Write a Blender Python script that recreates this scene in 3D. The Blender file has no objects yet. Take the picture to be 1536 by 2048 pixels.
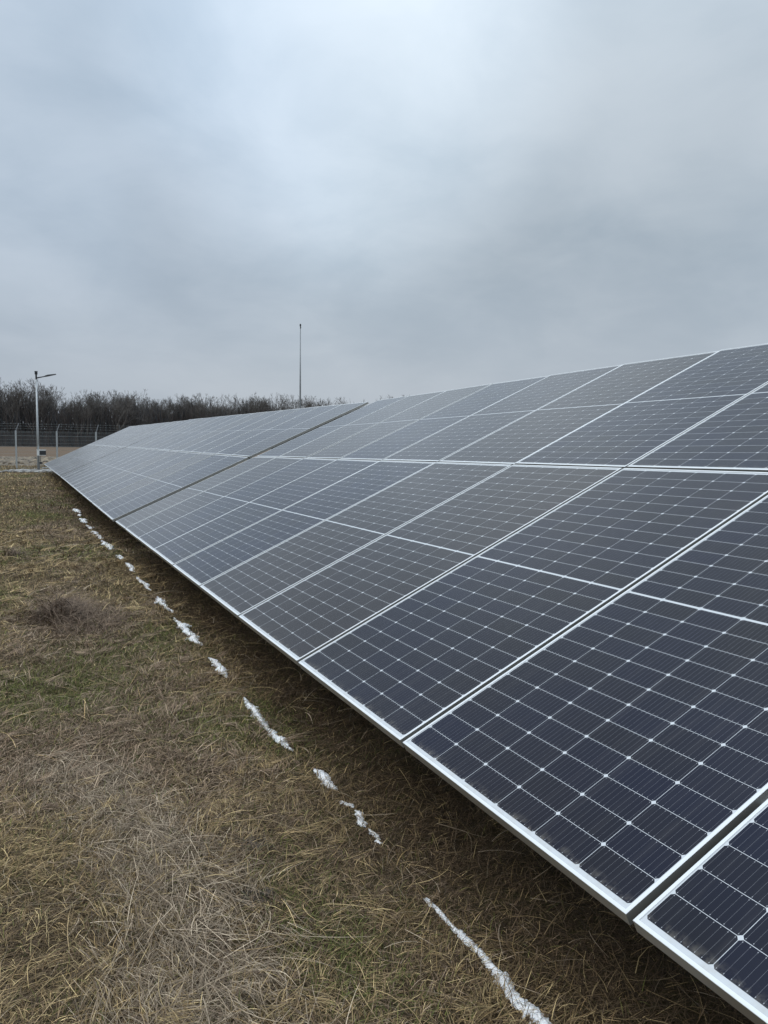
import bpy, math, random
import numpy as np
from mathutils import Vector, Matrix
random.seed(7)
rng = np.random.default_rng(11)
R = math.radians
D = bpy.data
SC = bpy.context.scene
COL = SC.collection

# ------------------------------------------------------------------ camera
CAM_H = 1.55
cam_d = D.cameras.new('camera'); cam = D.objects.new('camera', cam_d); COL.objects.link(cam)
cam_d.sensor_fit = 'HORIZONTAL'; cam_d.sensor_width = 36.0
cam_d.lens = 36.0 * 1533.56 / 1536.0
cam_d.clip_start = 0.05; cam_d.clip_end = 9000
right = Vector((0.903538, -0.428347, 0.011788))
down = Vector((-0.026622, -0.083569, -0.996146))
fwd = Vector((0.427681, 0.899742, -0.086911))
M = Matrix((right, -down, -fwd)).transposed().to_4x4()
M.translation = (0, 0, CAM_H)
cam.matrix_world = M
SC.camera = cam
SC.render.resolution_x = 768; SC.render.resolution_y = 1024

# ------------------------------------------------------------------ view, sky, sun
SC.view_settings.view_transform = 'Standard'
SC.view_settings.look = 'None'
SC.view_settings.exposure = 0.0
SC.view_settings.gamma = 1.0

SUN_EL, SUN_AZ = R(50), R(-105)        # azimuth from +Y towards +X
world = D.worlds.new('World'); SC.world = world; world.use_nodes = True
nt = world.node_tree; nt.nodes.clear()


class NG:
    """small helper round a node tree"""
    def __init__(s, tree): s.t = tree
    def n(s, typ, **kw):
        nd = s.t.nodes.new(typ)
        for k, v in kw.items(): setattr(nd, k, v)
        return nd
    def l(s, a, b): s.t.links.new(a, b)
    def put(s, sock, v):
        if hasattr(v, 'links') or isinstance(v, bpy.types.NodeSocket): s.l(v, sock)
        else: sock.default_value = v
    def m(s, op, a, b=None, c=None, clamp=False):
        nd = s.n('ShaderNodeMath', operation=op, use_clamp=clamp)
        s.put(nd.inputs[0], a)
        if b is not None: s.put(nd.inputs[1], b)
        if c is not None: s.put(nd.inputs[2], c)
        return nd.outputs[0]
    def vm(s, op, a, b=None):
        nd = s.n('ShaderNodeVectorMath', operation=op)
        s.put(nd.inputs[0], a)
        if b is not None: s.put(nd.inputs[1], b)
        return nd.outputs['Value'] if op in ('DOT_PRODUCT', 'LENGTH', 'DISTANCE') else nd.outputs[0]
    def mr(s, v, a, b, c=0.0, d=1.0, smooth=False):
        nd = s.n('ShaderNodeMapRange', clamp=True)
        if smooth: nd.interpolation_type = 'SMOOTHSTEP'
        s.put(nd.inputs[0], v)
        for i, q in enumerate((a, b, c, d)): s.put(nd.inputs[i + 1], q)
        return nd.outputs[0]
    def mix(s, f, a, b):
        nd = s.n('ShaderNodeMix', data_type='RGBA')
        s.put(nd.inputs[0], f)
        for sk, v in ((nd.inputs[6], a), (nd.inputs[7], b)):
            if isinstance(v, tuple): sk.default_value = (*v, 1) if len(v) == 3 else v
            else: s.l(v, sk)
        return nd.outputs[2]
    def noise(s, vec, scale, detail=3, rough=.5, dist=0.0, dims='3D'):
        nd = s.n('ShaderNodeTexNoise', noise_dimensions=dims)
        if vec is not None: s.l(vec, nd.inputs['Vector'])
        nd.inputs['Scale'].default_value = scale; nd.inputs['Detail'].default_value = detail
        nd.inputs['Roughness'].default_value = rough; nd.inputs['Distortion'].default_value = dist
        return nd.outputs[0]


g = NG(nt)
geo = g.n('ShaderNodeTexCoord').outputs['Generated']
dirn = g.vm('NORMALIZE', geo)
sep = g.n('ShaderNodeSeparateXYZ'); g.l(dirn, sep.inputs[0])
dz = g.m('MAXIMUM', sep.outputs[2], 0.0)
den = g.m('ADD', dz, 0.30)
comb = g.n('ShaderNodeCombineXYZ')
g.l(g.m('DIVIDE', sep.outputs[0], den), comb.inputs[0])
g.l(g.m('DIVIDE', sep.outputs[1], den), comb.inputs[1])
comb.inputs[2].default_value = 3.7
cp = comb.outputs[0]
n1 = g.noise(cp, 0.85, 5, .5, .3)
n2 = g.noise(cp, 3.2, 6, .55, .3)
nn = g.m('ADD', g.m('MULTIPLY', n1, .62), g.m('MULTIPLY', n2, .38))
cl = g.mr(nn, .28, .70, 0, 1, True)
cloud = g.mix(cl, (.375, .462, .545), (.59, .665, .735))
# overcast luminance: horizon dim, zenith bright
grad = g.mr(dz, 0.0, 1.0, 0.0, 1.0)
lum = g.m('ADD', 0.95, g.m('MULTIPLY', g.m('POWER', grad, 3.6), 3.0))
# thinner cloud where the light breaks through high in front
def lobe(v, w, amt):
    dt = g.vm('DOT_PRODUCT', dirn, Vector(v).normalized())
    return g.m('MULTIPLY', g.mr(dt, math.cos(w), 1.0, 0.0, 1.0, True), amt)
def pxdir(px, py):
    return right * ((px - 768) / 1533.56) + down * ((py - 1024) / 1533.56) + fwd
lum = g.m('ADD', lum, lobe(pxdir(700, 110), R(17), .30))
lum = g.m('ADD', lum, lobe(pxdir(1050, 60), R(15), .06))
lum = g.m('SUBTRACT', lum, lobe(pxdir(950, 400), R(9), .03))
lum = g.m('SUBTRACT', lum, lobe(pxdir(1250, 360), R(15), .10))
lum = g.m('SUBTRACT', lum, lobe(pxdir(420, 470), R(8), .07))
lum = g.m('SUBTRACT', lum, lobe(Vector((-.12, .60, .80)), R(23), .36))  # unseen dark sky patch, added to darken reflections in the near panels
lum = g.m('ADD', lum, lobe(pxdir(600, 560), R(10), .06))
sc_ = g.n('ShaderNodeVectorMath', operation='SCALE')
g.l(cloud, sc_.inputs[0]); g.l(lum, sc_.inputs['Scale'])
bluish = lobe(pxdir(60, 200), R(24), .5)
blu = g.n('ShaderNodeVectorMath', operation='MULTIPLY'); g.l(sc_.outputs[0], blu.inputs[0]); blu.inputs[1].default_value = (.935, .99, 1.09)
sc_col = g.mix(bluish, sc_.outputs[0], blu.outputs[0])
# near-horizon air is greyer and slightly warm
hz = g.mr(dz, 0.0, 0.30, 1.0, 0.0, True)
cloud2 = g.mix(g.m('MULTIPLY', hz, .66), sc_col, (.478, .515, .570))
sky = g.n('ShaderNodeTexSky', sky_type='NISHITA')
sky.sun_disc = False; sky.sun_elevation = SUN_EL; sky.sun_rotation = SUN_AZ; sky.dust_density = 3.0
bg1 = g.n('ShaderNodeBackground'); g.l(sky.outputs[0], bg1.inputs[0]); bg1.inputs[1].default_value = 0.10
bg2 = g.n('ShaderNodeBackground'); g.l(cloud2, bg2.inputs[0]); bg2.inputs[1].default_value = 1.0
mx = g.n('ShaderNodeMixShader'); mx.inputs[0].default_value = .94
g.l(bg1.outputs[0], mx.inputs[1]); g.l(bg2.outputs[0], mx.inputs[2])
out = g.n('ShaderNodeOutputWorld'); g.l(mx.outputs[0], out.inputs[0])

sun_d = D.lights.new('sun', 'SUN'); sun = D.objects.new('sun', sun_d); COL.objects.link(sun)
sun_d.energy = 0.8; sun_d.angle = R(28); sun_d.color = (1, .97, .93)
sd = Vector((math.sin(SUN_AZ) * math.cos(SUN_EL), math.cos(SUN_AZ) * math.cos(SUN_EL), math.sin(SUN_EL)))
sun.rotation_euler = sd.to_track_quat('Z', 'Y').to_euler()


# ------------------------------------------------------------------ helpers
def tag(o, label=None, cat=None, group=None, kind=None):
    if label: o['label'] = label
    if cat: o['category'] = cat
    if group: o['group'] = group
    if kind: o['kind'] = kind
    return o


def empty(name, loc, label, cat, group=None, rz=0.0):
    o = D.objects.new(name, None); COL.objects.link(o)
    o.empty_display_size = .2; o.location = loc; o.rotation_euler = (0, 0, rz)
    return tag(o, label, cat, group)


class MB:
    def __init__(s): s.v = []; s.f = []; s.mi = []
    def add(s, vs, fs, mi=0):
        b = len(s.v); s.v += [tuple(p) for p in vs]
        for q in fs: s.f.append(tuple(b + i for i in q)); s.mi.append(mi)
    def box(s, x0, x1, y0, y1, z0, z1, mat=None, mi=0):
        vs = [Vector((x, y, z)) for z in (z0, z1) for y in (y0, y1) for x in (x0, x1)]
        if mat: vs = [mat @ p for p in vs]
        s.add(vs, [(0, 2, 3, 1), (4, 5, 7, 6), (0, 1, 5, 4), (2, 6, 7, 3), (0, 4, 6, 2), (1, 3, 7, 5)], mi)
    def tube(s, pts, rad, n=8, caps=True, mi=0):
        pts = [Vector(p) for p in pts]
        rad = rad if isinstance(rad, (list, tuple)) else [rad] * len(pts)
        rings = []
        for i, p in enumerate(pts):
            d = (pts[min(i + 1, len(pts) - 1)] - pts[max(i - 1, 0)]).normalized()
            a = d.orthogonal().normalized() if i == 0 else (a0 - d * a0.dot(d)).normalized()
            a0 = a; b = d.cross(a)
            rings.append([p + (a * math.cos(t) + b * math.sin(t)) * rad[i] for t in [2 * math.pi * k / n for k in range(n)]])
        vs = [q for r in rings for q in r]; fs = []
        for i in range(len(pts) - 1):
            for k in range(n):
                fs.append((i * n + k, i * n + (k + 1) % n, (i + 1) * n + (k + 1) % n, (i + 1) * n + k))
        if caps:
            fs.append(tuple(range(n - 1, -1, -1))); fs.append(tuple((len(pts) - 1) * n + k for k in range(n)))
        s.add(vs, fs, mi)
    def beam(s, p, q, w, h, up=Vector((0, 0, 1)), mi=0):
        p = Vector(p); q = Vector(q); d = (q - p); L = d.length; d.normalize()
        side = d.cross(up).normalized(); u = side.cross(d)
        m = Matrix((d, side, u)).transposed().to_4x4(); m.translation = p
        s.box(0, L, -w / 2, w / 2, -h / 2, h / 2, m, mi)
    def mesh(s, name, mats, smooth=False):
        me = D.meshes.new(name); me.from_pydata(s.v, [], s.f)
        for m_ in (mats if isinstance(mats, (list, tuple)) else [mats]): me.materials.append(m_)
        me.polygons.foreach_set('material_index', s.mi)
        if smooth: me.polygons.foreach_set('use_smooth', [True] * len(s.f))
        me.update(); return me
    def build(s, name, mats, parent=None, smooth=False):
        o = D.objects.new(name, s.mesh(name, mats, smooth)); COL.objects.link(o)
        if parent: o.parent = parent
        return o


def mesh_np(name, V, F, mat, col=None, smooth=False):
    """fast mesh from arrays; F is (n, k) with constant k"""
    me = D.meshes.new(name)
    V = np.asarray(V, np.float32); F = np.asarray(F, np.int32)
    me.vertices.add(len(V)); me.vertices.foreach_set('co', V.ravel())
    k = F.shape[1]
    me.loops.add(F.size); me.loops.foreach_set('vertex_index', F.ravel())
    me.polygons.add(len(F))
    me.polygons.foreach_set('loop_start', np.arange(len(F), dtype=np.int32) * k)
    me.polygons.foreach_set('loop_total', np.full(len(F), k, np.int32))
    if smooth: me.polygons.foreach_set('use_smooth', np.ones(len(F), bool))
    me.update(calc_edges=True)
    if col is not None:
        ca = me.color_attributes.new('tint', 'FLOAT_COLOR', 'POINT')
        c4 = np.ones((len(V), 4), np.float32); c4[:, :3] = col
        ca.data.foreach_set('color', c4.ravel())
    me.materials.append(mat)
    return me


def link(name, me, parent=None):
    o = D.objects.new(name, me); COL.objects.link(o)
    if parent: o.parent = parent
    return o


def material(name):
    m_ = D.materials.new(name); m_.use_nodes = True
    t = m_.node_tree; b = t.nodes['Principled BSDF']
    return m_, NG(t), b


def simple(name, c, rough=.6, metal=0.0, var=.0, scale=8, spec=.5):
    m_, h, b = material(name)
    b.inputs['Roughness'].default_value = rough; b.inputs['Metallic'].default_value = metal
    b.inputs['Specular IOR Level'].default_value = spec
    if var:
        co = h.n('ShaderNodeTexCoord').outputs['Object']
        nz = h.noise(co, scale, 5, .6)
        h.l(h.mix(nz, tuple(x * (1 - var) for x in c), tuple(min(1, x * (1 + var)) for x in c)), b.inputs['Base Color'])
    else: b.inputs['Base Color'].default_value = (*c, 1)
    return m_


# value noise in numpy
_lat = rng.random((256, 256))
def vnoise(x, y):
    xi = np.floor(x).astype(int); yi = np.floor(y).astype(int); fx = x - xi; fy = y - yi
    fx = fx * fx * (3 - 2 * fx); fy = fy * fy * (3 - 2 * fy)
    a = _lat[xi & 255, yi & 255]; b = _lat[(xi + 1) & 255, yi & 255]
    c = _lat[xi & 255, (yi + 1) & 255]; d = _lat[(xi + 1) & 255, (yi + 1) & 255]
    return (a * (1 - fx) + b * fx) * (1 - fy) + (c * (1 - fx) + d * fx) * fy
def fbm(x, y, o=4):
    s = 0; a = .5; t = 0
    for k in range(o):
        s = s + a * vnoise(x * 2 ** k + 17.3 * k, y * 2 ** k + 5.1 * k); t += a; a *= .5
    return s / t


GY = [-50, 4, 6, 10, 12, 13, 15, 20, 30, 42, 60, 250, 9000]
GZ = [0, 0, -.02, -.035, -.06, -.10, -.12, -.135, -.10, -.06, -.05, -.03, -.03]
def gz(x, y):
    x = np.asarray(x, float); y = np.asarray(y, float)
    z = np.interp(y, GY, GZ)
    near = np.clip((46 - y) / 4, 0, 1)
    z = z + near * ((fbm(x * 1.3 + 40, y * 1.3 + 40, 3) - .5) * .045 + (fbm(x * 7 + 90, y * 7 + 9, 2) - .5) * .018)
    return z
def gz1(x, y): return float(gz(np.array([x]), np.array([y]))[0])


# ------------------------------------------------------------------ ground sheet
def ground_mat():
    m_, h, b = material('soil_and_thatch')
    co = h.n('ShaderNodeTexCoord').outputs['Object']
    sp = h.n('ShaderNodeSeparateXYZ'); h.l(co, sp.inputs[0]); y = sp.outputs[1]
    big = h.noise(co, .35, 4, .6); mid = h.noise(co, 2.2, 5, .65); fine = h.noise(co, 60, 5, .75)
    soil = h.mix(fine, (.022, .014, .008), (.12, .085, .045))
    green = h.mix(fine, (.035, .03, .012), (.125, .105, .045))
    c = h.mix(h.mr(mid, .42, .62), soil, green)
    far1 = h.mix(mid, (.13, .115, .070), (.20, .175, .11))
    c = h.mix(h.mr(y, 30, 44), c, far1)
    far2 = h.mix(h.noise(co, .12, 5, .65), (.115, .078, .050), (.17, .12, .082))
    c = h.mix(h.mr(y, 66, 82), c, far2)
    wd = h.mix(mid, (.03, .025, .02), (.06, .05, .04))
    c = h.mix(h.mr(y, 226, 234), c, wd)
    h.l(c, b.inputs['Base Color']); b.inputs['Roughness'].default_value = .95
    b.inputs['Specular IOR Level'].default_value = .15
    bp = h.n('ShaderNodeBump'); bp.inputs['Strength'].default_value = .9; bp.inputs['Distance'].default_value = .02
    h.l(fine, bp.inputs['Height']); h.l(bp.outputs[0], b.inputs['Normal'])
    return m_

gx = np.concatenate([[-4000, -1500, -500, -200, -90, -40, -20], np.arange(-10, 12.01, .1), [20, 40, 90, 200, 500, 1500, 4000]])
gy = np.concatenate([[-3000, -600, -150, -50, -20], np.arange(-6, 46.01, .1), [50, 56, 70, 90, 130, 200, 250, 400, 900, 2500, 7000]])
GXX, GYY = np.meshgrid(gx, gy)
GV = np.stack([GXX, GYY, gz(GXX, GYY)], -1).reshape(-1, 3)
nx, ny = len(gx), len(gy)
ii = (np.arange(ny - 1)[:, None] * nx + np.arange(nx - 1)[None, :]).ravel()
GF = np.stack([ii, ii + 1, ii + 1 + nx, ii + nx], -1)
ground = link('ground', mesh_np('ground', GV, GF, ground_mat(), smooth=True))
tag(ground, kind='structure')

# ------------------------------------------------------------------ grass
def blades(n, bx, by, L, w, head, pitch0, bend, col, seg=3, lift=0.0, wob=.25):
    """curved tapering ribbons, all arrays of length n"""
    V = np.zeros((n, (seg + 1) * 2, 3), np.float32)
    px, py = bx.copy(), by.copy(); pz = gz(bx, by) - .004 + lift
    zg0 = pz.copy()
    hd = head.copy(); pt = pitch0.copy()
    curl = rng.normal(0, wob, n)
    for k in range(seg + 1):
        ww = w * (1 - .75 * (k / seg) ** 1.5) * .5
        sx = -np.sin(hd) * ww; sy = np.cos(hd) * ww
        V[:, 2 * k] = np.stack([px - sx, py - sy, pz], -1)
        V[:, 2 * k + 1] = np.stack([px + sx, py + sy, pz + ww * .5], -1)
        px = px + np.cos(hd) * np.cos(pt) * L / seg; py = py + np.sin(hd) * np.cos(pt) * L / seg
        pz = np.maximum(pz + np.sin(pt) * L / seg, zg0 - .006)
        pt = pt - bend / seg; hd = hd + curl / seg
    base = (np.arange(n) * (seg + 1) * 2)[:, None]
    F = np.concatenate([base + np.array([[2 * k, 2 * k + 2, 2 * k + 3, 2 * k + 1]]) for k in range(seg)], 0)
    C = np.repeat(col[:, None, :], (seg + 1) * 2, 1).reshape(-1, 3)
    return V.reshape(-1, 3), F, C


def dist_seg(x, y, pts):
    d = np.full(x.shape, 1e9)
    for (ax, ay), (cx, cy) in zip(pts[:-1], pts[1:]):
        vx, vy = cx - ax, cy - ay
        t = np.clip(((x - ax) * vx + (y - ay) * vy) / (vx * vx + vy * vy), 0, 1)
        d = np.minimum(d, np.hypot(x - ax - t * vx, y - ay - t * vy))
    return d

STALKS = [(.08, 3.9), (.30, 3.5), (.40, 2.95), (.47, 2.55), (.44, 2.1), (.38, 1.6)]
def stalk_zone(x, y):
    d = dist_seg(x, y, STALKS)
    return np.clip(1.25 - d / (.12 + .12 * fbm(x * 3, y * 3, 3)), 0, 1)
def green_amt(x, y):
    g_ = fbm(x * .9 + 3.7, y * .55 + 8.2, 4)
    g_ = (g_ - .50) * 3.0
    for cx, cy, r_, a in ((1.0, 6.6, .55, .9), (1.2, 3.9, .45, .7), (.85, 2.05, .22, .45), (-.25, 8.4, .5, 1.0), (.6, 11, .6, .4), (1.0, 1.7, .25, .3), (-.1, 5.2, .3, .5)):
        g_ = g_ + a * np.exp(-((x - cx) ** 2 + ((y - cy) * .7) ** 2) / r_ ** 2)
    g_ = g_ - .9 * stalk_zone(x, y)
    return np.clip(g_, 0, 1)

STRAW = np.array([[.38, .27, .135], [.28, .19, .088], [.50, .375, .19], [.16, .105, .05], [.26, .185, .10]])
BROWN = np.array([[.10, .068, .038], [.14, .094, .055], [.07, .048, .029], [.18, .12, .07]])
GREEN = np.array([[.095, .105, .025], [.13, .135, .035], [.065, .08, .02], [.17, .165, .055]])
GREY = np.array([[.31, .24, .165], [.22, .165, .11], [.44, .35, .25], [.14, .10, .07]])
PINK = np.array([[.27, .19, .125], [.205, .138, .09], [.14, .092, .06], [.36, .265, .18]])
def pick(pal, n): return pal[rng.integers(0, len(pal), n)] * np.clip(rng.lognormal(-.05, .38, (n, 1)), .4, 1.75)

parts = []
def zone(n, x0, x1, y0, y1, wid, lsc, seg, slant=0.0):
    by = rng.uniform(y0, y1, n); bx = rng.uniform(x0, x1, n) + slant * by
    ga = green_amt(bx, by); sz = stalk_zone(bx, by)
    r_ = rng.random(n); pale = fbm(bx * 1.1 + 71, by * .8 + 13, 3)
    col = pick(STRAW, n); pk = fbm(bx * .8 + 33, by * .5 + 21, 4) + .18 * np.exp(-((bx - .45) / .45) ** 2) + rng.normal(0, .07, n) > .58
    col[pk] = pick(PINK, int(pk.sum()))
    isb = rng.random(n) < np.clip(.95 - pale * 1.05, .12, .8); col[isb] = pick(BROWN, int(isb.sum()))
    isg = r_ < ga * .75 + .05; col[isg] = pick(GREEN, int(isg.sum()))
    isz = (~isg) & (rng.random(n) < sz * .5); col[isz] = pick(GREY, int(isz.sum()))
    und = (bx > 1.33 + rng.normal(0, .07, n)) & (rng.random(n) < .8); col[und] = pick(BROWN, int(und.sum())) * .8  # browner growth under the tables, darkened further: shade put into the colour
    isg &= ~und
    L = rng.uniform(.022, .075, n) * lsc
    pitch = rng.uniform(-.02, .55, n); up = rng.random(n) < .12; pitch[up] = rng.uniform(.6, 1.2, int(up.sum()))
    pitch[isg] = rng.uniform(.25, 1.15, int(isg.sum())); L[isg] *= .75
    w = rng.uniform(.7, 1.3, n) * wid
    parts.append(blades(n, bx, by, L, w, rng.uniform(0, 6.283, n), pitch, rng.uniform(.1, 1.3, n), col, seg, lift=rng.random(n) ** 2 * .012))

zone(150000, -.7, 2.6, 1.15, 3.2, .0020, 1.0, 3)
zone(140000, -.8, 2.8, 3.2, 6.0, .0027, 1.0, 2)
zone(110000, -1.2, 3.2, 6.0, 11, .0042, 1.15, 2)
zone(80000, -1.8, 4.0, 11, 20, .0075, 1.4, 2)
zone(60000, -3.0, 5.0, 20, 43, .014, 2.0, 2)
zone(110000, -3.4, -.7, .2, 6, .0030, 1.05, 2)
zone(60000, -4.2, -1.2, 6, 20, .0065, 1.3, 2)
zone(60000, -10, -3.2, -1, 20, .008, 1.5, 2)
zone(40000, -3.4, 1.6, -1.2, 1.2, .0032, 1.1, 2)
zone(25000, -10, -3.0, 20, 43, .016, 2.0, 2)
# fallen dry stalks in a swathe across the foreground
n = 2400
k = rng.integers(0, len(STALKS) - 1, n); t = rng.random(n)
SP = np.array(STALKS)
c0 = SP[k] * (1 - t[:, None]) + SP[k + 1] * t[:, None]
bx = c0[:, 0] + rng.normal(0, .13, n); by = c0[:, 1] + rng.normal(0, .16, n)
head = np.where(rng.random(n) < .62, rng.normal(-1.75, .45, n), rng.uniform(0, 6.283, n))
parts.append(blades(n, bx, by, rng.uniform(.07, .26, n), rng.uniform(.0012, .0026, n), head,
                    rng.uniform(0, .28, n), rng.uniform(.15, .55, n), pick(GREY, n), 5, lift=rng.random(n) * .03, wob=.35))
# combed tufts: stalks lying side by side
def combed(nb, cx, cy, pal, L0, L1, w_, hmu, hsd):
    k_ = rng.integers(10, 26, nb); idx = np.repeat(np.arange(nb), k_); n = len(idx)
    hb = rng.normal(hmu, hsd, nb) if hsd < 3 else rng.uniform(0, 6.283, nb)
    Lb = rng.uniform(L0, L1, nb); sp_ = rng.uniform(.012, .04, nb); lf_ = rng.uniform(0, .02, nb); ben = rng.uniform(.1, .9, nb)
    bx = cx[idx] + rng.normal(0, 1, n) * sp_[idx]; by = cy[idx] + rng.normal(0, 1, n) * sp_[idx]
    parts.append(blades(n, bx, by, Lb[idx] * rng.uniform(.6, 1.1, n), rng.uniform(.7, 1.3, n) * w_, hb[idx] + rng.normal(0, .17, n),
                        rng.uniform(.05, .5, n), ben[idx] + rng.normal(0, .15, n), pick(pal, n), 4, lift=lf_[idx] + rng.random(n) * .012, wob=.15))
kk = rng.integers(0, len(STALKS) - 1, 150); tt = rng.random((150, 1)); cc = SP[kk] * (1 - tt) + SP[kk + 1] * tt + rng.normal(0, .13, (150, 2))
combed(150, cc[:, 0], cc[:, 1], GREY, .08, .21, .0015, -1.5, .5)
combed(420, rng.uniform(-.5, 1.3, 420), rng.uniform(1.3, 3.6, 420), STRAW, .04, .10, .0016, 0, 9)
combed(420, rng.uniform(-.6, 1.3, 420), rng.uniform(3.4, 8, 420), PINK, .06, .16, .0028, 0, 9)
combed(300, rng.uniform(-1.0, 1.3, 300), rng.uniform(7, 16, 300), STRAW, .10, .22, .0055, 0, 9)
# broad dead leaves and bits
n = 420
bx = rng.uniform(-.6, 1.7, n); by = 1.3 + 7 * rng.random(n) ** 1.4
parts.append(blades(n, bx, by, rng.uniform(.012, .03, n), rng.uniform(.006, .014, n), rng.uniform(0, 6.283, n), rng.uniform(-.1, .5, n),
                    rng.uniform(-.8, 1.4, n), pick(np.concatenate([BROWN, PINK]), n), 3, lift=rng.random(n) * .015))
# loose long straws everywhere
for n, x0, x1, y0, y1, w_, l_ in ((2600, -.6, 1.9, 1.2, 4, .0018, .75), (2200, -.7, 2.2, 4, 8, .003, .9), (1500, -1.2, 2.6, 8, 16, .006, 1.5)):
    bx = rng.uniform(x0, x1, n); by = rng.uniform(y0, y1, n)
    c = pick(STRAW, n); q = rng.random(n) < .4; c[q] = pick(GREY, int(q.sum()))
    parts.append(blades(n, bx, by, rng.uniform(.10, .30, n) * l_, rng.uniform(.8, 1.4, n) * w_, rng.uniform(0, 6.283, n),
                        rng.uniform(0, .35, n), rng.uniform(.2, .7, n), c, 4, lift=rng.random(n) * .022, wob=.6))
Vs, Fs, Cs = [], {2: [], 3: []}, []
off = 0; AF = []
for V, F, C in parts:
    Vs.append(V); AF.append(F + off); Cs.append(C); off += len(V)
gm, h, b = material('dry_grass')
at = h.n('ShaderNodeAttribute', attribute_name='tint')
h.l(at.outputs[0], b.inputs['Base Color']); b.inputs['Roughness'].default_value = .75
b.inputs['Specular IOR Level'].default_value = .25
grass = link('grass', mesh_np('grass', np.concatenate(Vs), np.concatenate(AF), gm, np.concatenate(Cs)))
tag(grass, 'matted dry straw and short green grass covering the ground beside the panels', 'grass', kind='stuff')


# a dead bramble heap and small dry weeds
def heap(name, x, y, rx, ry, hh, n, cols, w, lab, cat, Lr=(.12, .35), group=None):
    a = rng.uniform(0, 6.283, n); r_ = np.sqrt(rng.random(n))
    bx = x + np.cos(a) * r_ * rx; by = y + np.sin(a) * r_ * ry
    prof = np.clip(1 - r_ ** 2, 0, 1) * hh * rng.random(n) ** .6
    col = cols[rng.integers(0, len(cols), n)] * rng.uniform(.7, 1.25, (n, 1))
    V, F, C = blades(n, bx, by, rng.uniform(*Lr, n), rng.uniform(.7, 1.3, n) * w, rng.uniform(0, 6.283, n),
                     rng.uniform(-.1, .9, n), rng.uniform(.4, 1.9, n), col, 5, lift=prof, wob=1.0)
    z0 = gz1(x, y); V = V - np.array([x, y, z0], np.float32)
    o = link(name, mesh_np(name, V, F, gm, C)); o.location = (x, y, z0)
    return tag(o, lab, cat, group)
TW = np.array([[.12, .08, .055], [.17, .12, .085], [.075, .052, .037], [.25, .18, .125]])
heap('dead_bramble', .30, 7.35, .19, .36, .16, 1300, TW, .0045, 'low heap of dark tangled dead twigs lying in the grass left of the snow line', 'dead shrub')
heap('dead_bramble', .46, 7.0, .30, .5, .035, 900, TW, .003, 'thin purple brown twig mat spreading at the near right end of the big twig heap', 'dead shrub')
heap('dry_weed', -.13, 11.9, .10, .25, .10, 220, TW, .005, 'small dark dry weed clump near the left edge beyond the twig heap', 'weed', (.1, .3))
MH = np.array([[.05, .04, .03], [.08, .065, .05]])
heap('dead_leaf_heap', .785, 2.78, .055, .05, .012, 260, MH, .012, 'small dark brown clump of rotten leaves in the grass level with the snow crumbs', 'leaves', (.015, .04))
heap('dead_leaf_heap', .69, 2.44, .06, .045, .010, 220, MH, .012, 'small dark leaf litter clump nearer the camera than the other one', 'leaves', (.015, .04))

# ------------------------------------------------------------------ snow left along the drip line
def snow_mat():
    m_, h, b = material('old_snow')
    co = h.n('ShaderNodeTexCoord').outputs['Object']
    f_ = h.noise(co, 90, 5, .7)
    h.l(h.mix(h.mr(f_, .3, .7), (.92, .93, .94), (.98, .98, .98)), b.inputs['Base Color'])
    b.inputs['Roughness'].default_value = .65
    b.inputs['Subsurface Weight'].default_value = .25; b.inputs['Subsurface Radius'].default_value = (.02, .025, .03)
    b.inputs['Subsurface Scale'].default_value = .5
    bp = h.n('ShaderNodeBump'); bp.inputs['Strength'].default_value = .4; bp.inputs['Distance'].default_value = .004
    h.l(f_, bp.inputs['Height']); h.l(bp.outputs[0], b.inputs['Normal'])
    return m_
SNOW = snow_mat()
def ico():
    t = (1 + 5 ** .5) / 2
    v = np.array([(-1, t, 0), (1, t, 0), (-1, -t, 0), (1, -t, 0), (0, -1, t), (0, 1, t), (0, -1, -t), (0, 1, -t), (t, 0, -1), (t, 0, 1), (-t, 0, -1), (-t, 0, 1)], float)
    v /= np.linalg.norm(v[0])
    f = [(0, 11, 5), (0, 5, 1), (0, 1, 7), (0, 7, 10), (0, 10, 11), (1, 5, 9), (5, 11, 4), (11, 10, 2), (10, 7, 6), (7, 1, 8), (3, 9, 4), (3, 4, 2), (3, 2, 6), (3, 6, 8), (3, 8, 9), (4, 9, 5), (2, 4, 11), (6, 2, 10), (8, 6, 7), (9, 8, 1)]
    vs = [tuple(p) for p in v]; fs = []; cache = {}
    def mid(a, b):
        key = (min(a, b), max(a, b))
        if key not in cache:
            p = (np.array(vs[a]) + np.array(vs[b])) / 2; p /= np.linalg.norm(p); cache[key] = len(vs); vs.append(tuple(p))
        return cache[key]
    for a, b_, c in f:
        ab, bc, ca = mid(a, b_), mid(b_, c), mid(c, a)
        fs += [(a, ab, ca), (b_, bc, ab), (c, ca, bc), (ab, bc, ca)]
    return np.array(vs), np.array(fs)
ICV, ICF = ico()
def lumps(cx, cy, cz, sx, sy, sz, jit=.25):
    n = len(cx)
    V = ICV[None] * (1 + rng.normal(0, jit, (n, len(ICV), 1)))
    a = rng.uniform(0, 6.283, n); ca, sa = np.cos(a)[:, None], np.sin(a)[:, None]
    X = V[..., 0] * sx[:, None]; Y = V[..., 1] * sy[:, None]; Z = V[..., 2] * sz[:, None]
    P = np.stack([X * ca - Y * sa + cx[:, None], X * sa + Y * ca + cy[:, None], Z + cz[:, None]], -1)
    F = (np.arange(n) * len(ICV))[:, None, None] + ICF[None]
    return P.reshape(-1, 3), F.reshape(-1, 3)

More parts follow.
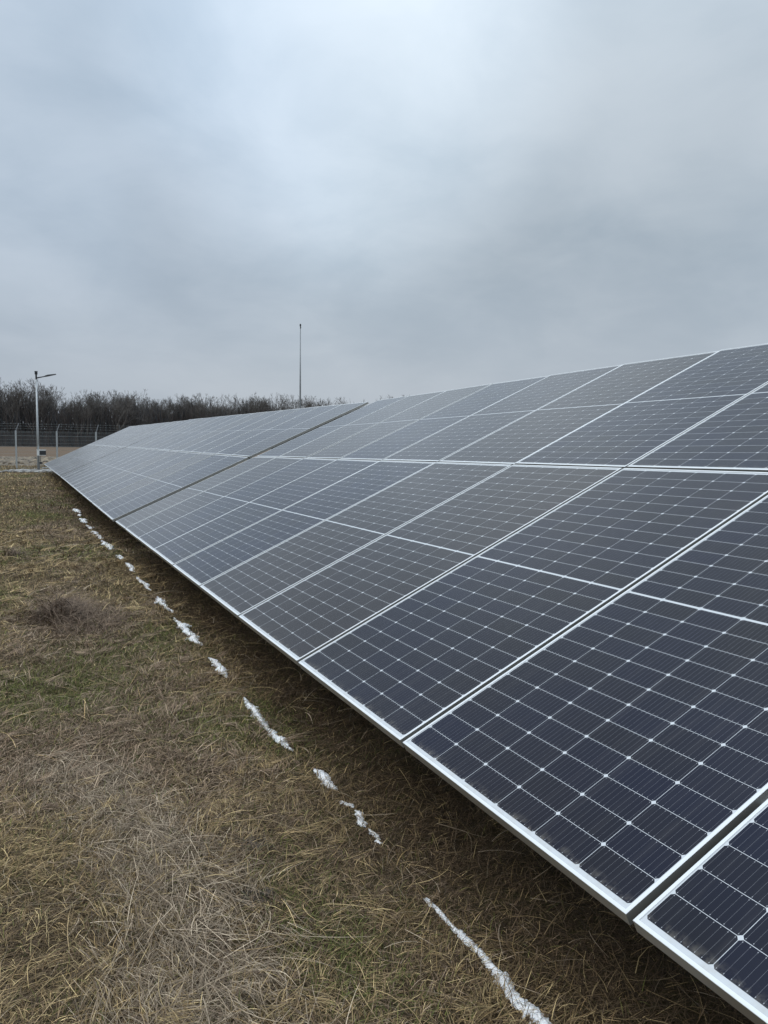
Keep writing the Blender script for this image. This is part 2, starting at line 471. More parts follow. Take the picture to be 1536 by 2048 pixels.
SNOWS = [  # far x,y  near x,y  width, dens, label
 ((1.228, 2.19), (1.221, 1.30), .026, 1.0, 'long thick unbroken snow ridge nearest the camera, running out of the bottom of the photo'),
 ((1.235, 2.715), (1.241, 2.585), .014, .8, 'small tapering snow crumb at the near end of the three crumbs'),
 ((1.227, 2.845), (1.241, 2.74), .021, 1.0, 'middle and plumpest of the three snow crumbs'),
 ((1.22, 2.965), (1.235, 2.884), .014, .8, 'small round snow crumb at the far end of the three crumbs'),
 ((1.225, 3.32), (1.232, 3.07), .027, .9, 'crooked hook shaped snow clump between the crumbs and the long ridge'),
 ((1.197, 4.486), (1.200, 3.60), .026, 1.1, 'long narrow snow ridge pointed at its far end, second longest near the camera'),
 ((1.207, 5.45), (1.219, 4.92), .034, .8, 'ragged snow clump with crumbling tail just beyond the pointed ridge'),
 ((1.231, 6.94), (1.217, 5.85), .036, 1.1, 'thick long snow strip level with the twig heap'),
 ((1.230, 8.03), (1.240, 7.18), .036, 1.0, 'medium snow strip just beyond the thick one level with the twig heap'),
 ((1.218, 9.36), (1.224, 8.42), .030, .8, 'thin broken snow strip midway along the drip line'),
 ((1.212, 10.5), (1.236, 9.7), .040, .9, 'wedge shaped snow patch midway along the drip line'),
 ((1.200, 11.35), (1.240, 10.9), .040, .7, 'short curled snow patch with a gap on its far side'),
 ((1.220, 13.4), (1.214, 12.05), .055, 1.0, 'broad far snow patch below the gap between the first two tables'),
 ((1.226, 14.55), (1.241, 13.75), .045, .8, 'snow patch right behind the broad far one'),
 ((1.200, 15.3), (1.245, 14.65), .045, .7, 'slanting narrow snow patch among the far ones'),
 ((1.194, 16.4), (1.207, 15.6), .045, .6, 'faint crumbly snow patch fourth from the far end'),
 ((1.180, 17.9), (1.217, 16.8), .055, .9, 'rounded snow patch third from the far end'),
 ((1.19, 18.9), (1.20, 18.4), .035, .5, 'tiny snow speck second from the far end of the line'),
 ((1.221, 20.5), (1.255, 19.3), .06, .9, 'farthest snow patch at the end of the line'),
]
for (ax, ay), (cx_, cy_), wd, dn, lab in SNOWS:
    Ls = math.hypot(cx_ - ax, cy_ - ay)
    n = max(40, int(dn * (Ls / (wd * .55)) * 34))
    t = rng.random(n); wd *= .86
    env = np.minimum(1, np.minimum(t * 3.2 + .22, (1 - t) * 4.5 + .3)) * (.15 + 1.7 * fbm(t * Ls / wd * .5 + ax * 50, t * 0 + ay, 3) ** 1.5)
    if ay < 2.5: wd *= .9
    if ay < 2.5: env = (.35 + .95 * t) * (.45 + 1.0 * fbm(t * 16, t * 0 + 2, 3))
    wand = (fbm(t * Ls / wd * .22 + 7 * ay, t * 0 + 3.3, 3) - .5) * wd * (1.6 if ay < 2.5 else 2.8)
    px = ax + (cx_ - ax) * t + wand + rng.normal(0, .42, n) * wd * env
    py = ay + (cy_ - ay) * t + rng.normal(0, .3, n) * wd
    s_ = wd * rng.uniform(.10, .30, n) * (.6 + .6 * env)
    off_ = np.abs(px - (ax + (cx_ - ax) * t) - wand) / (wd * env + 1e-6)
    pz = gz(px, py) + wd * .42 * env * np.clip(1 - off_, 0, 1) + .004
    V, F = lumps(px, py, pz, s_ * rng.uniform(.9, 1.25, n), s_ * rng.uniform(.9, 1.25, n), s_ * .9)
    ox, oy = (ax + cx_) / 2, (ay + cy_) / 2; oz = gz1(ox, oy)
    o = link('snow_patch', mesh_np('snow_patch', V - np.array([ox, oy, oz]), F, SNOW, smooth=True)); o.location = (ox, oy, oz)
    rm = o.modifiers.new('fuse', 'REMESH'); rm.mode = 'VOXEL'; rm.voxel_size = max(.0022, wd * .075); rm.use_smooth_shade = True
    tag(o, lab, 'snow', 'remnants of snow under the drip edge')

# ------------------------------------------------------------------ solar tables
PW, PL = 1.134, 2.278     # module width along the row, length up the slope
PITCH, TIER = 1.154, 2.300
def cell_mat():
    m_, h, b = material('solar_cells_under_glass')
    co = h.n('ShaderNodeTexCoord').outputs['Object']
    sp = h.n('ShaderNodeSeparateXYZ'); h.l(co, sp.inputs[0]); x, y = sp.outputs[0], sp.outputs[1]
    pu, pv, mid = .1845, .0925, .0050
    def lt(a, q): return h.m('LESS_THAN', a, q)
    def gt(a, q): return h.m('GREATER_THAN', a, q)
    ax_ = h.m('SUBTRACT', h.m('ABSOLUTE', x), mid)
    cu = h.m('DIVIDE', y, pu); cv = h.m('DIVIDE', ax_, pv)
    fu = h.m('FRACT', h.m('ADD', cu, 10.0)); fv = h.m('FRACT', h.m('ADD', cv, 10.0))
    du = h.m('MULTIPLY', h.m('SUBTRACT', .5, h.m('ABSOLUTE', h.m('SUBTRACT', fu, .5))), pu)
    dv = h.m('MULTIPLY', h.m('SUBTRACT', .5, h.m('ABSOLUTE', h.m('SUBTRACT', fv, .5))), pv)
    cell = h.m('MULTIPLY', gt(du, .00072), gt(dv, .00072))
    cell = h.m('MULTIPLY', cell, gt(h.m('ADD', du, dv), .0085))
    cell = h.m('MULTIPLY', cell, lt(h.m('ABSOLUTE', y), 3 * pu - .0005))
    cell = h.m('MULTIPLY', cell, gt(ax_, 0.0)); cell = h.m('MULTIPLY', cell, lt(ax_, 12 * pv))
    fb = h.m('FRACT', h.m('MULTIPLY', fu, 10.0))
    db = h.m('MULTIPLY', h.m('ABSOLUTE', h.m('SUBTRACT', fb, .5)), pu / 10)
    wire = lt(db, .00026)
    pad = h.m('MULTIPLY', lt(db, .0010), h.m('MULTIPLY', gt(dv, .004), lt(dv, .0068)))
    metal = h.m('MAXIMUM', h.m('MULTIPLY', wire, .42), h.m('MULTIPLY', pad, .8))
    # cell to cell shade
    cid = h.n('ShaderNodeCombineXYZ')
    h.l(h.m('FLOOR', cu), cid.inputs[0]); h.l(h.m('FLOOR', h.m('MULTIPLY', h.m('SIGN', x), h.m('ADD', cv, 1.0))), cid.inputs[1])
    oi = h.n('ShaderNodeObjectInfo').outputs['Random']
    h.l(h.m('MULTIPLY', oi, 97.0), cid.inputs[2])
    wn = h.n('ShaderNodeTexWhiteNoise'); h.l(cid.outputs[0], wn.inputs['Vector'])
    sh = h.n('ShaderNodeVectorMath', operation='ADD'); h.l(co, sh.inputs[0])
    cc = h.n('ShaderNodeCombineXYZ'); h.l(h.m('MULTIPLY', oi, 53.0), cc.inputs[0]); h.l(h.m('MULTIPLY', oi, 31.0), cc.inputs[1]); h.l(cc.outputs[0], sh.inputs[1])
    lf = h.noise(sh.outputs[0], 1.4, 3, .5)
    tint = h.m('ADD', h.m('MULTIPLY', wn.outputs['Value'], .35), h.m('MULTIPLY', lf, .9))
    ccol = h.mix(h.mr(tint, .35, .95), (.0012, .0036, .020), (.004, .004, .009))
    fing = h.m('MULTIPLY', h.m('FRACT', h.m('MULTIPLY', x, 640.0)), .0)
    brn = h.mr(h.m('FRACT', h.m('MULTIPLY', oi, 7.31)), .45, .75)
    ccol = h.mix(h.m('MULTIPLY', brn, .7), ccol, (.030, .023, .018))
    c = h.mix(h.m('MULTIPLY', metal, .85), ccol, (.42, .43, .46))
    c = h.mix(cell, (.56, .58, .60), c)
    st = h.n('ShaderNodeMapping'); st.inputs['Scale'].default_value = (1.6, 26, 1); h.l(sh.outputs[0], st.inputs[0])
    film = h.mr(h.noise(st.outputs[0], 1.0, 5, .6), .50, .78)
    c = h.mix(h.m('MULTIPLY', film, .035), c, (.40, .37, .33))
    # dried dirt collected along the low edge
    dirt = h.m('MULTIPLY', h.mr(x, -1.125, -1.085, 1, 0), h.mr(h.noise(co, 26, 5, .7), .46, .72))
    c = h.mix(h.m('MULTIPLY', dirt, .45), c, (.40, .36, .30))
    h.l(c, b.inputs['Base Color'])
    b.inputs['Roughness'].default_value = .5; b.inputs['Specular IOR Level'].default_value = .0
    b.inputs['Coat Weight'].default_value = 1.0; b.inputs['Coat IOR'].default_value = 1.33
    rn = h.noise(sh.outputs[0], 5, 5, .6)
    h.l(h.mr(rn, .3, .7, .10, .17), b.inputs['Coat Roughness'])
    b.inputs['Sheen Weight'].default_value = .85; b.inputs['Sheen Roughness'].default_value = .135
    b.inputs['Sheen Tint'].default_value = (.97, .97, 1, 1)
    return m_
def alu_mat():
    m_, h, b = material('anodised_aluminium')
    co = h.n('ShaderNodeTexCoord').outputs['Object']
    nz = h.noise(co, 14, 6, .65); n2_ = h.noise(co, 160, 3, .6)
    c = h.mix(nz, (.68, .70, .71), (.80, .81, .82))
    dirt = h.m('MULTIPLY', h.mr(nz, .58, .75), h.mr(n2_, .45, .6))
    h.l(h.mix(h.m('MULTIPLY', dirt, .5), c, (.46, .43, .38)), b.inputs['Base Color'])
    b.inputs['Metallic'].default_value = .12
    h.l(h.mr(nz, .3, .7, .34, .5), b.inputs['Roughness'])
    return m_
CELLS, ALU = cell_mat(), alu_mat()
ALUSIDE = simple('shaded_aluminium_side', (.46, .455, .43), .42, .82, .12, 12)  # same frame metal, darkened: shade of sides and gaps in the colour
GALV = simple('galvanised_steel', (.42, .44, .45), .5, .6, .18, 9)
DARK = simple('dark_anthracite_plastic', (.03, .032, .036), .5)
BLACKR = simple('black_rubber', (.015, .015, .015), .7)

def frame_mesh():
    m_ = MB(); hx, hy = PL / 2, PW / 2; lip = .0100; H = .035; bv = .0008
    def ring(x, y, z): return [(-x, -y, z), (x, -y, z), (x, y, z), (-x, y, z)]
    prof = [(hx, hy, -H), (hx, hy, -bv), (hx - bv, hy - bv, 0), (hx - lip, hy - lip, 0), (hx - lip - .0004, hy - lip - .0004, -.0022),
            (hx - .002, hy - .002, -.0023), (hx - .002, hy - .002, -H + .0015), (hx - .030, hy - .030, -H + .0015), (hx - .030, hy - .030, -H)]
    vs = []; fs = []
    for p in prof: vs += ring(*p)
    k = len(prof)
    mi = []
    for i in range(k):
        j = (i + 1) % k
        for q in range(4): mi.append(0 if i in (1, 2, 3) else 1); fs.append((i * 4 + q, i * 4 + (q + 1) % 4, j * 4 + (q + 1) % 4, j * 4 + q))
    m_.add(vs, fs); m_.mi = mi
    return m_.mesh('module_frame', [ALU, ALUSIDE])
def glass_mesh():
    m_ = MB(); x, y = PL / 2 - .0022, PW / 2 - .0022
    m_.box(-x, x, -y, y, -.0072, -.0026)
    return m_.mesh('cell_sheet', CELLS)
def box_mesh():
    m_ = MB()
    m_.box(-.045, .045, -.035, .035, -.024, -.0075)
    return m_.mesh('junction_box', BLACKR)
FRAME, GLASS, JBOX = frame_mesh(), glass_mesh(), box_mesh()

def make_table(spec, lab):
    o, a, s, nv, tw, i0, i1, twk = spec
    o = Vector(o) + Vector((0, 0, CAM_H)); a = Vector(a); s = Vector(s); nv = Vector(nv)
    def S(i, q, dz=0.0): return o + a * (i * PITCH) + s * q + nv * (twk(i * PITCH, q) - dz)
    pb = S((i0 + i1) / 2, 2.28); base = Vector((pb.x, pb.y, gz1(pb.x, pb.y)))
    root = empty('solar_table', base, lab, 'solar array', 'tables of solar panels in one long row')
    inv = Matrix.Translation(-base)
    for i in range(i0, i1):
        for tier in (0, 1):
            q0 = tier * TIER + PL / 2; c = S(i + .5, q0)
            X = (S(i + .5, q0 + 1) - S(i + .5, q0 - 1)).normalized()
            Y = S(i + 1, q0) - S(i, q0); Y = (Y - X * Y.dot(X)).normalized(); Z = X.cross(Y)
            mat = Matrix((X, Y, Z)).transposed().to_4x4()
            mat = mat @ Matrix.Rotation(R(random.gauss(0, .22)), 4, 'X') @ Matrix.Rotation(R(random.gauss(0, .05)), 4, 'Y')
            mat.translation = c + Z * random.gauss(0, .0008)
            p = D.objects.new('solar_panel', FRAME); COL.objects.link(p); p.parent = root
            p.matrix_local = inv @ mat
            gl = D.objects.new('cell_glass', GLASS); COL.objects.link(gl); gl.parent = p
            jb = D.objects.new('junction_box', JBOX); COL.objects.link(jb); jb.parent = p
    # purlins along the row, rafters up the slope, posts
    for q in (.50, 1.78, 2.80, 4.08):
        m_ = MB(); p0, p1 = S(i0 + .02, q, -.062), S(i1 - .02, q, -.062)
        k = 6
        for t in range(k):
            u0 = i0 + .02 + (i1 - i0 - .04) * t / k; u1 = i0 + .02 + (i1 - i0 - .04) * (t + 1) / k
            m_.beam(S(u0, q, -.0625), S(u1, q, -.0625), .045, .050, -nv)
        ob = m_.build('purlin', GALV, root); ob.matrix_local = inv
    nst = 5
    for t in range(nst):
        i = i0 + (i1 - i0) * (t + .35) / (nst - .3)
        m_ = MB(); m_.beam(S(i, .18, -.128), S(i, 4.40, -.128), .05, .078, -nv)
        ob = m_.build('rafter', GALV, root); ob.matrix_local = inv
        for q in (1.0, 3.55):
            top = S(i, q, -.168); g0 = gz1(top.x, top.y) - .3
            m_ = MB(); m_.box(top.x - .05, top.x + .05, top.y - .03, top.y + .03, g0, top.z)
            ob = m_.build('post', GALV, root); ob.matrix_local = inv
    return root

T1 = ((1.224, 1.253, -1.061), (0, 1.0, -.0073), (.9059, .0031, .4235), (.4235, -.0066, -.9059), 0, -4, 9,
      lambda a, q: .0758 * (a / 1.154) * q / 45)
T2 = ((1.225, 12.02, -1.154), (-.0027, 1.0, .0012), (.9109, .0020, .4126), (.4126, .0022, -.9109), 0, 0, 13,
      lambda a, q: -.000774 * a * q)
T3 = ((1.174, 27.251, -1.128), (-.0042, 1.0, -.0012), (.9081, .0044, .4187), (.4187, .0007, -.9081), 0, 0, 13,
      lambda a, q: -.000719 * a * q)
make_table(T1, 'nearest tilted table of dark solar panels, filling the right side of the photo')
make_table(T2, 'middle table of pale reflecting solar panels, behind the wide grey step in the row')
make_table(T3, 'farthest table of solar panels, its low corner beside the lamp pole')

# ------------------------------------------------------------------ gravel strip, ploughed soil
def stones(n, xf, yf, s0, s1, col_a, col_b, flat=.6, sink=.25):
    px = xf(n); py = yf(n); s_ = rng.uniform(s0, s1, n)
    V, F = lumps(px, py, gz(px, py) + s_ * (flat - sink), s_ * rng.uniform(.8, 1.5, n), s_ * rng.uniform(.7, 1.2, n), s_ * flat, .10)
    t = rng.random((n, 1)); C = np.array(col_a) * (1 - t) + np.array(col_b) * t
    return V, F, np.repeat(C, len(ICV), 0)
V, F, C = stones(800, lambda n: rng.uniform(-14, 16, n), lambda n: 43.9 + rng.normal(0, .9, n), .03, .085, (.06, .05, .04), (.34, .32, .29))
V2, F2, C2 = stones(700, lambda n: rng.normal(1.1, .8, n), lambda n: 44.0 + rng.normal(0, .5, n), .06, .15, (.13, .12, .11), (.38, .37, .35))
gr = link('gravel', mesh_np('gravel', np.concatenate([V, V2]), np.concatenate([F, F2 + len(V)]), gm, np.concatenate([C, C2])))
tag(gr, 'strip of pale grey stones crossing the ground at the foot of the lamp pole', 'gravel', kind='stuff')

px = np.arange(-30, 60.01, .28); py = np.arange(53, 76.01, .28)
PX, PY = np.meshgrid(px, py)
edge = np.clip(np.minimum(PY - 53, 76 - PY) / 3, 0, 1)
z = gz(PX, PY) - .06 + edge * (.10 + .16 * (fbm(PX * 1.6, PY * 1.6, 3) - .3) + .30 * (rng.random(PX.shape) - .35))
nx2 = len(px); ii = (np.arange(len(py) - 1)[:, None] * nx2 + np.arange(nx2 - 1)[None]).ravel()
pm, h, b = material('ploughed_earth')
co = h.n('ShaderNodeTexCoord').outputs['Object']
h.l(h.mix(h.noise(co, 1.6, 6, .75), (.03, .022, .016), (.33, .27, .20)), b.inputs['Base Color']); b.inputs['Roughness'].default_value = .95
pl = link('ploughed_soil', mesh_np('ploughed_soil', np.stack([PX, PY, z], -1).reshape(-1, 3), np.stack([ii, ii + 1, ii + 1 + nx2, ii + nx2], -1), pm))
tag(pl, kind='structure')

V, F, C = stones(6000, lambda n: rng.uniform(-10, 22, n), lambda n: 55 + 19 * rng.random(n), .05, .17, (.03, .022, .015), (.34, .27, .19), .8, .0)
cl_o = link('earth_clods', mesh_np('earth_clods', V, F, gm, C))
tag(cl_o, 'broken clods of ploughed earth and straw beyond the fence', 'soil', kind='stuff')

# tall dry tufts between gravel and ploughed strip
tf = []
n = 16000
bx = rng.uniform(-14, 20, n); by = rng.uniform(44.8, 53.5, n)
c = pick(STRAW, n) * .8; q = rng.random(n) < .35; c[q] = pick(BROWN, int(q.sum()))
V, F, C = blades(n, bx, by, rng.uniform(.08, .28, n), rng.uniform(.012, .025, n), rng.uniform(0, 6.283, n), rng.uniform(.5, 1.4, n), rng.uniform(.1, .9, n), c, 2)
rg = link('rough_grass', mesh_np('rough_grass', V, F, gm, C))
tag(rg, 'rough dry grass along the foot of the fence', 'grass', kind='stuff')

# ------------------------------------------------------------------ lamp pole with camera
LX, LY = .885, 43.6
lz = gz1(LX, LY)
lamp = empty('lamp_post', (LX, LY, lz), 'tall galvanised lamp pole with one upward slanting arm at the left', 'lamp post')
LH = 4.77
m_ = MB(); m_.tube([(0, 0, 0), (0, 0, LH * .45), (0, 0, LH)], [.068, .054, .041], 14); m_.build('pole', GALV, lamp, True)
m_ = MB(); m_.box(-.2, .2, -.2, .2, -.02, .025)
for sx in (-.14, .14):
    for sy in (-.14, .14): m_.tube([(sx, sy, .025), (sx, sy, .07)], .018, 6)
m_.build('base_plate', GALV, lamp)
m_ = MB(); m_.tube([(0, 0, LH - .02), (0, 0, LH + .26)], [.043, .043], 12); m_.build('pole_top', DARK, lamp)
m_ = MB()
m_.box(-.068, .068, -.068, .068, LH + .24, LH + .39); m_.box(-.078, .078, -.078, .078, LH + .385, LH + .40)
m_.tube([(0, -.068, LH + .31), (0, -.10, LH + .31)], .045, 12)
m_.build('camera_box', DARK, lamp)
m_ = MB(); m_.tube([(.03, 0, LH + .06), (.48, -.04, LH + .172)], [.032, .026], 10)
arm = m_.build('arm', DARK, lamp)
m_ = MB(); d0 = Vector((.40, -.035, LH + .155)); d1 = Vector((.95, -.08, LH + .30)); dd = (d1 - d0).normalized()
side = dd.cross(Vector((0, 0, 1))).normalized(); uu = side.cross(dd)
mm = Matrix((dd, side, uu)).transposed().to_4x4(); mm.translation = d0
m_.add([mm @ Vector(p) for p in ((0, -.05, -.03), (0, .05, -.03), (0, .05, .03), (0, -.05, .03), (.14, -.1, -.035), (.16, .1, -.035), (.16, .08, .05), (.16, -.08, .05),
                                 (.56, -.1, -.03), (.56, .1, -.03), (.56, .08, .008), (.56, -.08, .008))],
       [(0, 3, 2, 1), (0, 1, 5, 4), (1, 2, 6, 5), (2, 3, 7, 6), (3, 0, 4, 7), (4, 5, 9, 8), (5, 6, 10, 9), (6, 7, 11, 10), (7, 4, 8, 11), (8, 9, 10, 11)])
m_.build('lamp_head', DARK, lamp)
WHITEB = simple('white_painted_steel', (.72, .73, .72), .45)
m_ = MB(); m_.box(-.07, .35, -.24, -.095, .86, 1.16); m_.box(-.09, .38, -.25, -.085, 1.16, 1.175)
cb = m_.build('control_box', WHITEB, lamp)
m_ = MB(); m_.box(.05, .36, -.25, -.238, .895, 1.11); cf = m_.build('dark_face', DARK, lamp); cf.parent = cb
m_ = MB(); m_.box(.055, .16, -.17, -.06, .42, .53); m_.build('socket_box', DARK, lamp)
m_ = MB(); m_.tube([(.1, -.12, .53), (.105, -.125, .7), (.12, -.15, .87)], .012, 6); m_.build('cable', DARK, lamp)
# low bare hoop rail next to the pole foot
rail = empty('low_rail', (LX + .45, LY - .25, gz1(LX + .45, LY - .25)), 'low thin metal hoop rail among the stones beside the lamp pole', 'rail')
m_ = MB(); m_.tube([(-.3, 0, 0), (-.3, 0, .24), (.3, .05, .26), (.3, .05, 0)], .018, 6); m_.build('hoop', GALV, rail)
m_ = MB(); m_.tube([(-.3, 0, .12), (.3, .05, .13)], .012, 6); m_.build('crossbar', GALV, rail)

# ------------------------------------------------------------------ mesh fence with outward barbed arms
FY = 48.0
fence = empty('wire_fence', (0, FY, gz1(0, FY)), 'tall wire mesh fence with slanted barbed arms in front of the ploughed field', 'fence')
FP = 2.12; x_post = [-.155 + FP * k for k in range(-9, 26)]
PHT = 2.17
WIRE = simple('fence_wire', (.30, .33, .34), .6, .3)
fz = gz1(0, FY)
pm_, am_ = MB(), MB()
pm_.box(-.045, .045, -.03, .03, -.3, PHT); pm_.box(-.05, .05, -.035, .035, PHT, PHT + .012)
pmesh = pm_.mesh('fence_post', GALV)
am_.tube([(0, 0, PHT - .05), (.02, 0, PHT + .02), (.17, .25, PHT + .42)], .024, 6)
amesh = am_.mesh('barbed_arm', simple('weathered_steel', (.12, .125, .13), .6, .4))
wm_ = MB()
for zz in np.arange(.08, PHT - .02, .2): wm_.tube([(.05, -.035, zz), (FP - .05, -.035, zz)], .004, 3, False)
for zz in (.08, .68, 1.28, 1.88, 2.12): wm_.tube([(.05, -.040, zz + .02), (FP - .05, -.040, zz + .02)], .0045, 3, False)
for xx in np.arange(.06, FP - .04, .05): wm_.tube([(xx, -.030, .05), (xx, -.030, PHT - .02)], .0016, 3, False)
wmesh = wm_.mesh('mesh_panel', WIRE)
for k, xp in enumerate(x_post):
    p = D.objects.new('fence_post', pmesh); COL.objects.link(p); p.parent = fence; p.location = (xp, 0, 0)
    a = D.objects.new('barbed_arm', amesh); COL.objects.link(a); a.parent = p
    if k < len(x_post) - 1:
        w = D.objects.new('mesh_panel', wmesh); COL.objects.link(w); w.parent = fence; w.location = (xp, 0, 0)
for q, (dx, dy, dz_) in enumerate(((.06, .08, .13), (.11, .165, .27), (.165, .245, .41))):
    m_ = MB(); pts = []
    for k in range(len(x_post) - 1):
        pts += [(x_post[k] + dx, dy, PHT + dz_), (x_post[k] + dx + FP / 2, dy, PHT + dz_ - .02)]
    m_.tube(pts, .004, 3, False)
    for k in range(0, 34 * 8):
        xx = x_post[0] + k * .265; m_.tube([(xx, dy - .02, PHT + dz_ - .02), (xx + .01, dy + .02, PHT + dz_ + .02)], .004, 3, False)
    m_.build('barbed_wire', WIRE, fence)

# ------------------------------------------------------------------ lightning mast behind the row
MX, MY = 15.97, 46.0
mast = empty('lightning_mast', (MX, MY, gz1(MX, MY)), 'tall thin tapering mast rising behind the row of panels', 'mast')
MHt = 9.05
m_ = MB(); m_.tube([(0, 0, 0), (0, 0, 3.0), (0, 0, 5.2), (0, 0, MHt - .5)], [.075, .058, .048, .024], 12); m_.build('mast_pole', simple('mast_steel', (.22, .23, .24), .5, .5, .1, 6), mast, True)
m_ = MB(); m_.tube([(0, 0, MHt - .5), (0, 0, MHt - .16)], [.015, .015], 8); m_.build('tip_rod', DARK, mast)
m_ = MB(); m_.tube([(0, 0, MHt - .30), (.02, 0, MHt - .22), (.0, 0, MHt - .20)], [.03, .04, .03], 8)
m_.tube([(0, 0, MHt - .2), (0, 0, MHt - .14), (0, 0, MHt - .05), (0, 0, MHt)], [.02, .05, .05, .015], 10); m_.build('air_terminal', DARK, mast)
m_ = MB(); m_.box(-.2, .2, -.2, .2, -.02, .03); m_.build('base_plate', GALV, mast)

# ------------------------------------------------------------------ bare wood
BARK = simple('bare_bark', (.085, .074, .066), .9, 0, .35, .7, .2)
BARK2 = simple('grey_twigs', (.135, .124, .115), .9, 0, .35, .9, .2)
def tree_meshes(H, spread, seed, dens=1.0, trunk_frac=.36, up=.55):
    r_ = random.Random(seed)
    segs = []; trunk = []
    def grow(p, d, L, rad, lvl, store):
        k = 3 if lvl < 2 else (2 if lvl < 5 else 1)
        pts = [p]
        for _ in range(k):
            d = (d + Vector((r_.gauss(0, .06), r_.gauss(0, .06), r_.gauss(.03, .06) + up * .08))).normalized()
            p = p + d * (L / k); pts.append(p)
        r1 = rad * .62
        (store).append((pts, rad, r1))
        if lvl >= 6: return
        nch = (4, 3, 3, 3, 3, 3)[lvl] if r_.random() < dens else 2
        for c in range(nch):
            t = r_.uniform(.45, 1.0); b0 = pts[-1] if c == 0 else pts[min(k, max(1, int(round(t * k))))]
            a = r_.uniform(0, 6.283); tilt = r_.uniform(.3, .85) * spread
            side = d.orthogonal().normalized(); sd2 = d.cross(side)
            nd = (d * math.cos(tilt) + (side * math.cos(a) + sd2 * math.sin(a)) * math.sin(tilt) + Vector((0, 0, up * .28))).normalized()
            grow(b0, nd, L * r_.uniform(.55, .82), r1 * r_.uniform(.62, .85), lvl + 1, segs)
    grow(Vector((0, 0, 0)), Vector((r_.gauss(0, .04), r_.gauss(0, .04), 1)), H * trunk_frac, H * .0125, 0, trunk)
    top = max(p.z for s_ in segs for p in s_[0]); f = H / top
    def mk(lst, nm, n, mat, rmin):
        V, F = [], []
        for pts, ra, rb in lst:
            b0 = len(V); k = len(pts); prev = None
            for i, p in enumerate(pts):
                dd_ = (pts[min(i + 1, k - 1)] - pts[max(i - 1, 0)]).normalized()
                aa = dd_.orthogonal().normalized() if prev is None else (prev - dd_ * prev.dot(dd_)).normalized()
                prev = aa; bb = dd_.cross(aa); rr = max(rmin, ra + (rb - ra) * i / (k - 1))
                for q in range(n):
                    an = 6.2832 * q / n
                    v = p * f + (aa * math.cos(an) + bb * math.sin(an)) * rr; V.append((v.x, v.y, v.z))
            for i in range(k - 1):
                for q in range(n): F.append((b0 + i * n + q, b0 + i * n + (q + 1) % n, b0 + (i + 1) * n + (q + 1) % n, b0 + (i + 1) * n + q))
        return mesh_np(nm, np.array(V), np.array(F), mat)
    return mk(trunk, 'trunk', 6, BARK, .05), mk(segs, 'crown', 3, BARK2, .020)
PROTO = [tree_meshes(17, random.uniform(.85, 1.12), 100 + k, .92, random.uniform(.24, .31), random.uniform(.5, .85)) for k in range(9)]
BROAD = tree_meshes(18, 1.15, 301, 1.0, .24, .45)
THIN = tree_meshes(18, .7, 302, .55, .34, .6)

def put_tree(meshes, x, y, H, base, lab, rz=None, grp='bare trees of the wood beyond the field', sx=1.0):
    o = empty('bare_tree', (x, y, gz1(x, y) - .1), lab, 'tree', grp, random.uniform(0, 6.28) if rz is None else rz)
    s_ = H / base; o.scale = (s_ * sx, s_ * sx, s_)
    for me, nm in zip(meshes, ('trunk', 'crown')):
        c = D.objects.new(nm, me); COL.objects.link(c); c.parent = o
PXs = [-60, -12, -5, 3, 8, 11, 15, 18, 21, 28, 33, 37, 41, 46, 52, 70, 85, 98, 104, 110, 114, 122, 130, 170]
PHs = [17, 18, 18.4, 17.5, 16.6, 14.6, 15.0, 15.6, 17.0, 17.0, 15.6, 15.4, 16.6, 15.4, 15.8, 16.6, 16.9, 16.2, 15.8, 15.6, 16.6, 18.4, 18, 17]
LABT = 'bare leafless tree standing crowded among others in the wood beyond the field'
for row, yy in enumerate((240, 245.5, 251)):
    x = -46 + row * 1.1
    while x < 150:
        xx = x + random.uniform(-.9, .9)
        hgt = 1.045 * np.interp(xx, PXs, PHs) * random.uniform(.78, 1.06) * (1 + row * .012)
        put_tree(random.choice(PROTO), xx, yy + random.uniform(-2, 2), hgt, 17, LABT)
        x += random.uniform(2.6, 4.8)
put_tree(BROAD, 26.5, 236, 17.6, 18, 'broad rounded bare tree with spreading limbs, tallest above the wood right of the lamp pole', .4, sx=1.15)
put_tree(THIN, -.6, 236, 18.2, 18, 'tall bare tree with a pointed open top just left of the lamp pole', 1.0)
put_tree(THIN, 17.5, 235, 16.8, 18, 'slim pale bare tree left of the broad rounded one', 2.2, sx=.7)
put_tree(BROAD, 122, 237, 19.0, 18, 'rounded treetop showing alone above the panels just past the end of the grey step', 2.4)

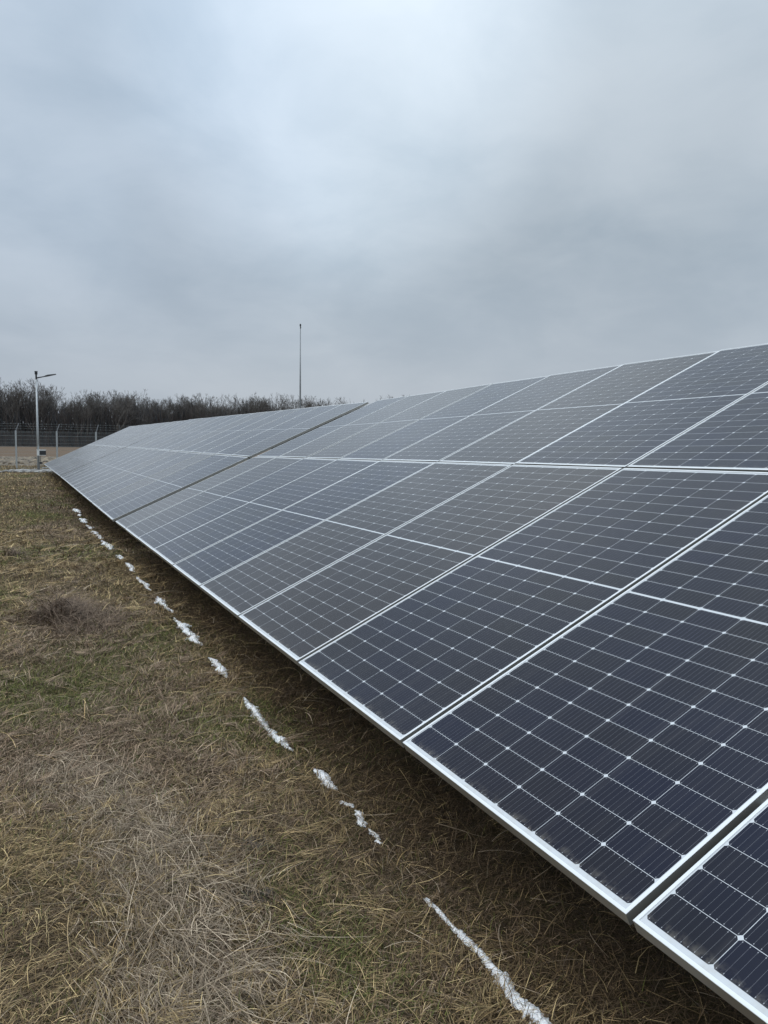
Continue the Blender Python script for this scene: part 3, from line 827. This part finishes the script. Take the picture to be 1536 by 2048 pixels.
# the depth of the wood: trunks, saplings and brush nobody could count
n = 85000
bx = rng.uniform(-60, 175, n); by = rng.uniform(238, 280, n)
hmax = np.interp(bx, PXs, PHs) * .80
z0 = rng.random(n) ** 1.1 * hmax * (.52 + .75 * fbm(bx * .22, by * .05, 3))
L = rng.uniform(.8, 3.2, n); tl = rng.normal(0, .32, n); hd = rng.uniform(0, 6.283, n)
w = rng.uniform(.03, .085, n)
A = np.stack([bx, by, z0], -1); Bv = A + np.stack([np.cos(hd) * np.sin(tl) * L, np.sin(hd) * np.sin(tl) * L, np.cos(tl) * L], -1)
wv = np.stack([w, w * .3, np.zeros(n)], -1)
V1 = np.stack([A - wv, A + wv, Bv + wv * .4, Bv - wv * .4], 1).reshape(-1, 3)
F1 = (np.arange(n) * 4)[:, None] + np.array([[0, 1, 2, 3]])
n2_ = 1500
bx = rng.uniform(-70, 190, n2_); by = rng.uniform(238, 285, n2_); w = rng.uniform(.10, .22, n2_); hh = np.interp(bx, PXs, PHs) * rng.uniform(.5, .8, n2_)
A = np.stack([bx, by, bx * 0 - .2], -1); Bv = A + np.stack([rng.normal(0, .5, n2_), rng.normal(0, .5, n2_), hh], -1)
wv = np.stack([w, w * .2, np.zeros(n2_)], -1)
V2 = np.stack([A - wv, A + wv, Bv + wv * .4, Bv - wv * .4], 1).reshape(-1, 3)
F2 = (np.arange(n2_) * 4)[:, None] + np.array([[0, 1, 2, 3]]) + len(V1)
# brush at the edge
n3 = 22000
bx = rng.uniform(-70, 190, n3); by = rng.uniform(232, 246, n3); hh = rng.uniform(.6, 5.5, n3) * (.35 + fbm(bx * .2, by * .1, 3)); w = rng.uniform(.02, .06, n3)
A = np.stack([bx, by, bx * 0 - .1], -1); Bv = A + np.stack([rng.normal(0, .5, n3), rng.normal(0, .5, n3), hh], -1)
wv = np.stack([w, w * .3, np.zeros(n3)], -1)
V3 = np.stack([A - wv, A + wv, Bv + wv * .5, Bv - wv * .5], 1).reshape(-1, 3)
F3 = (np.arange(n3) * 4)[:, None] + np.array([[0, 1, 2, 3]]) + len(V1) + len(V2)
wc = np.repeat(np.array([[.085, .070, .064], [.070, .068, .070], [.105, .085, .076], [.06, .063, .068]])[rng.integers(0, 4, n + n2_ + n3)], 4, 0)
wood = link('wood', mesh_np('wood', np.concatenate([V1, V2, V3]), np.concatenate([F1, F2, F3]), gm, wc))
tag(wood, 'dark mass of brush, saplings and trunks filling the depth of the wood', 'wood', kind='stuff')
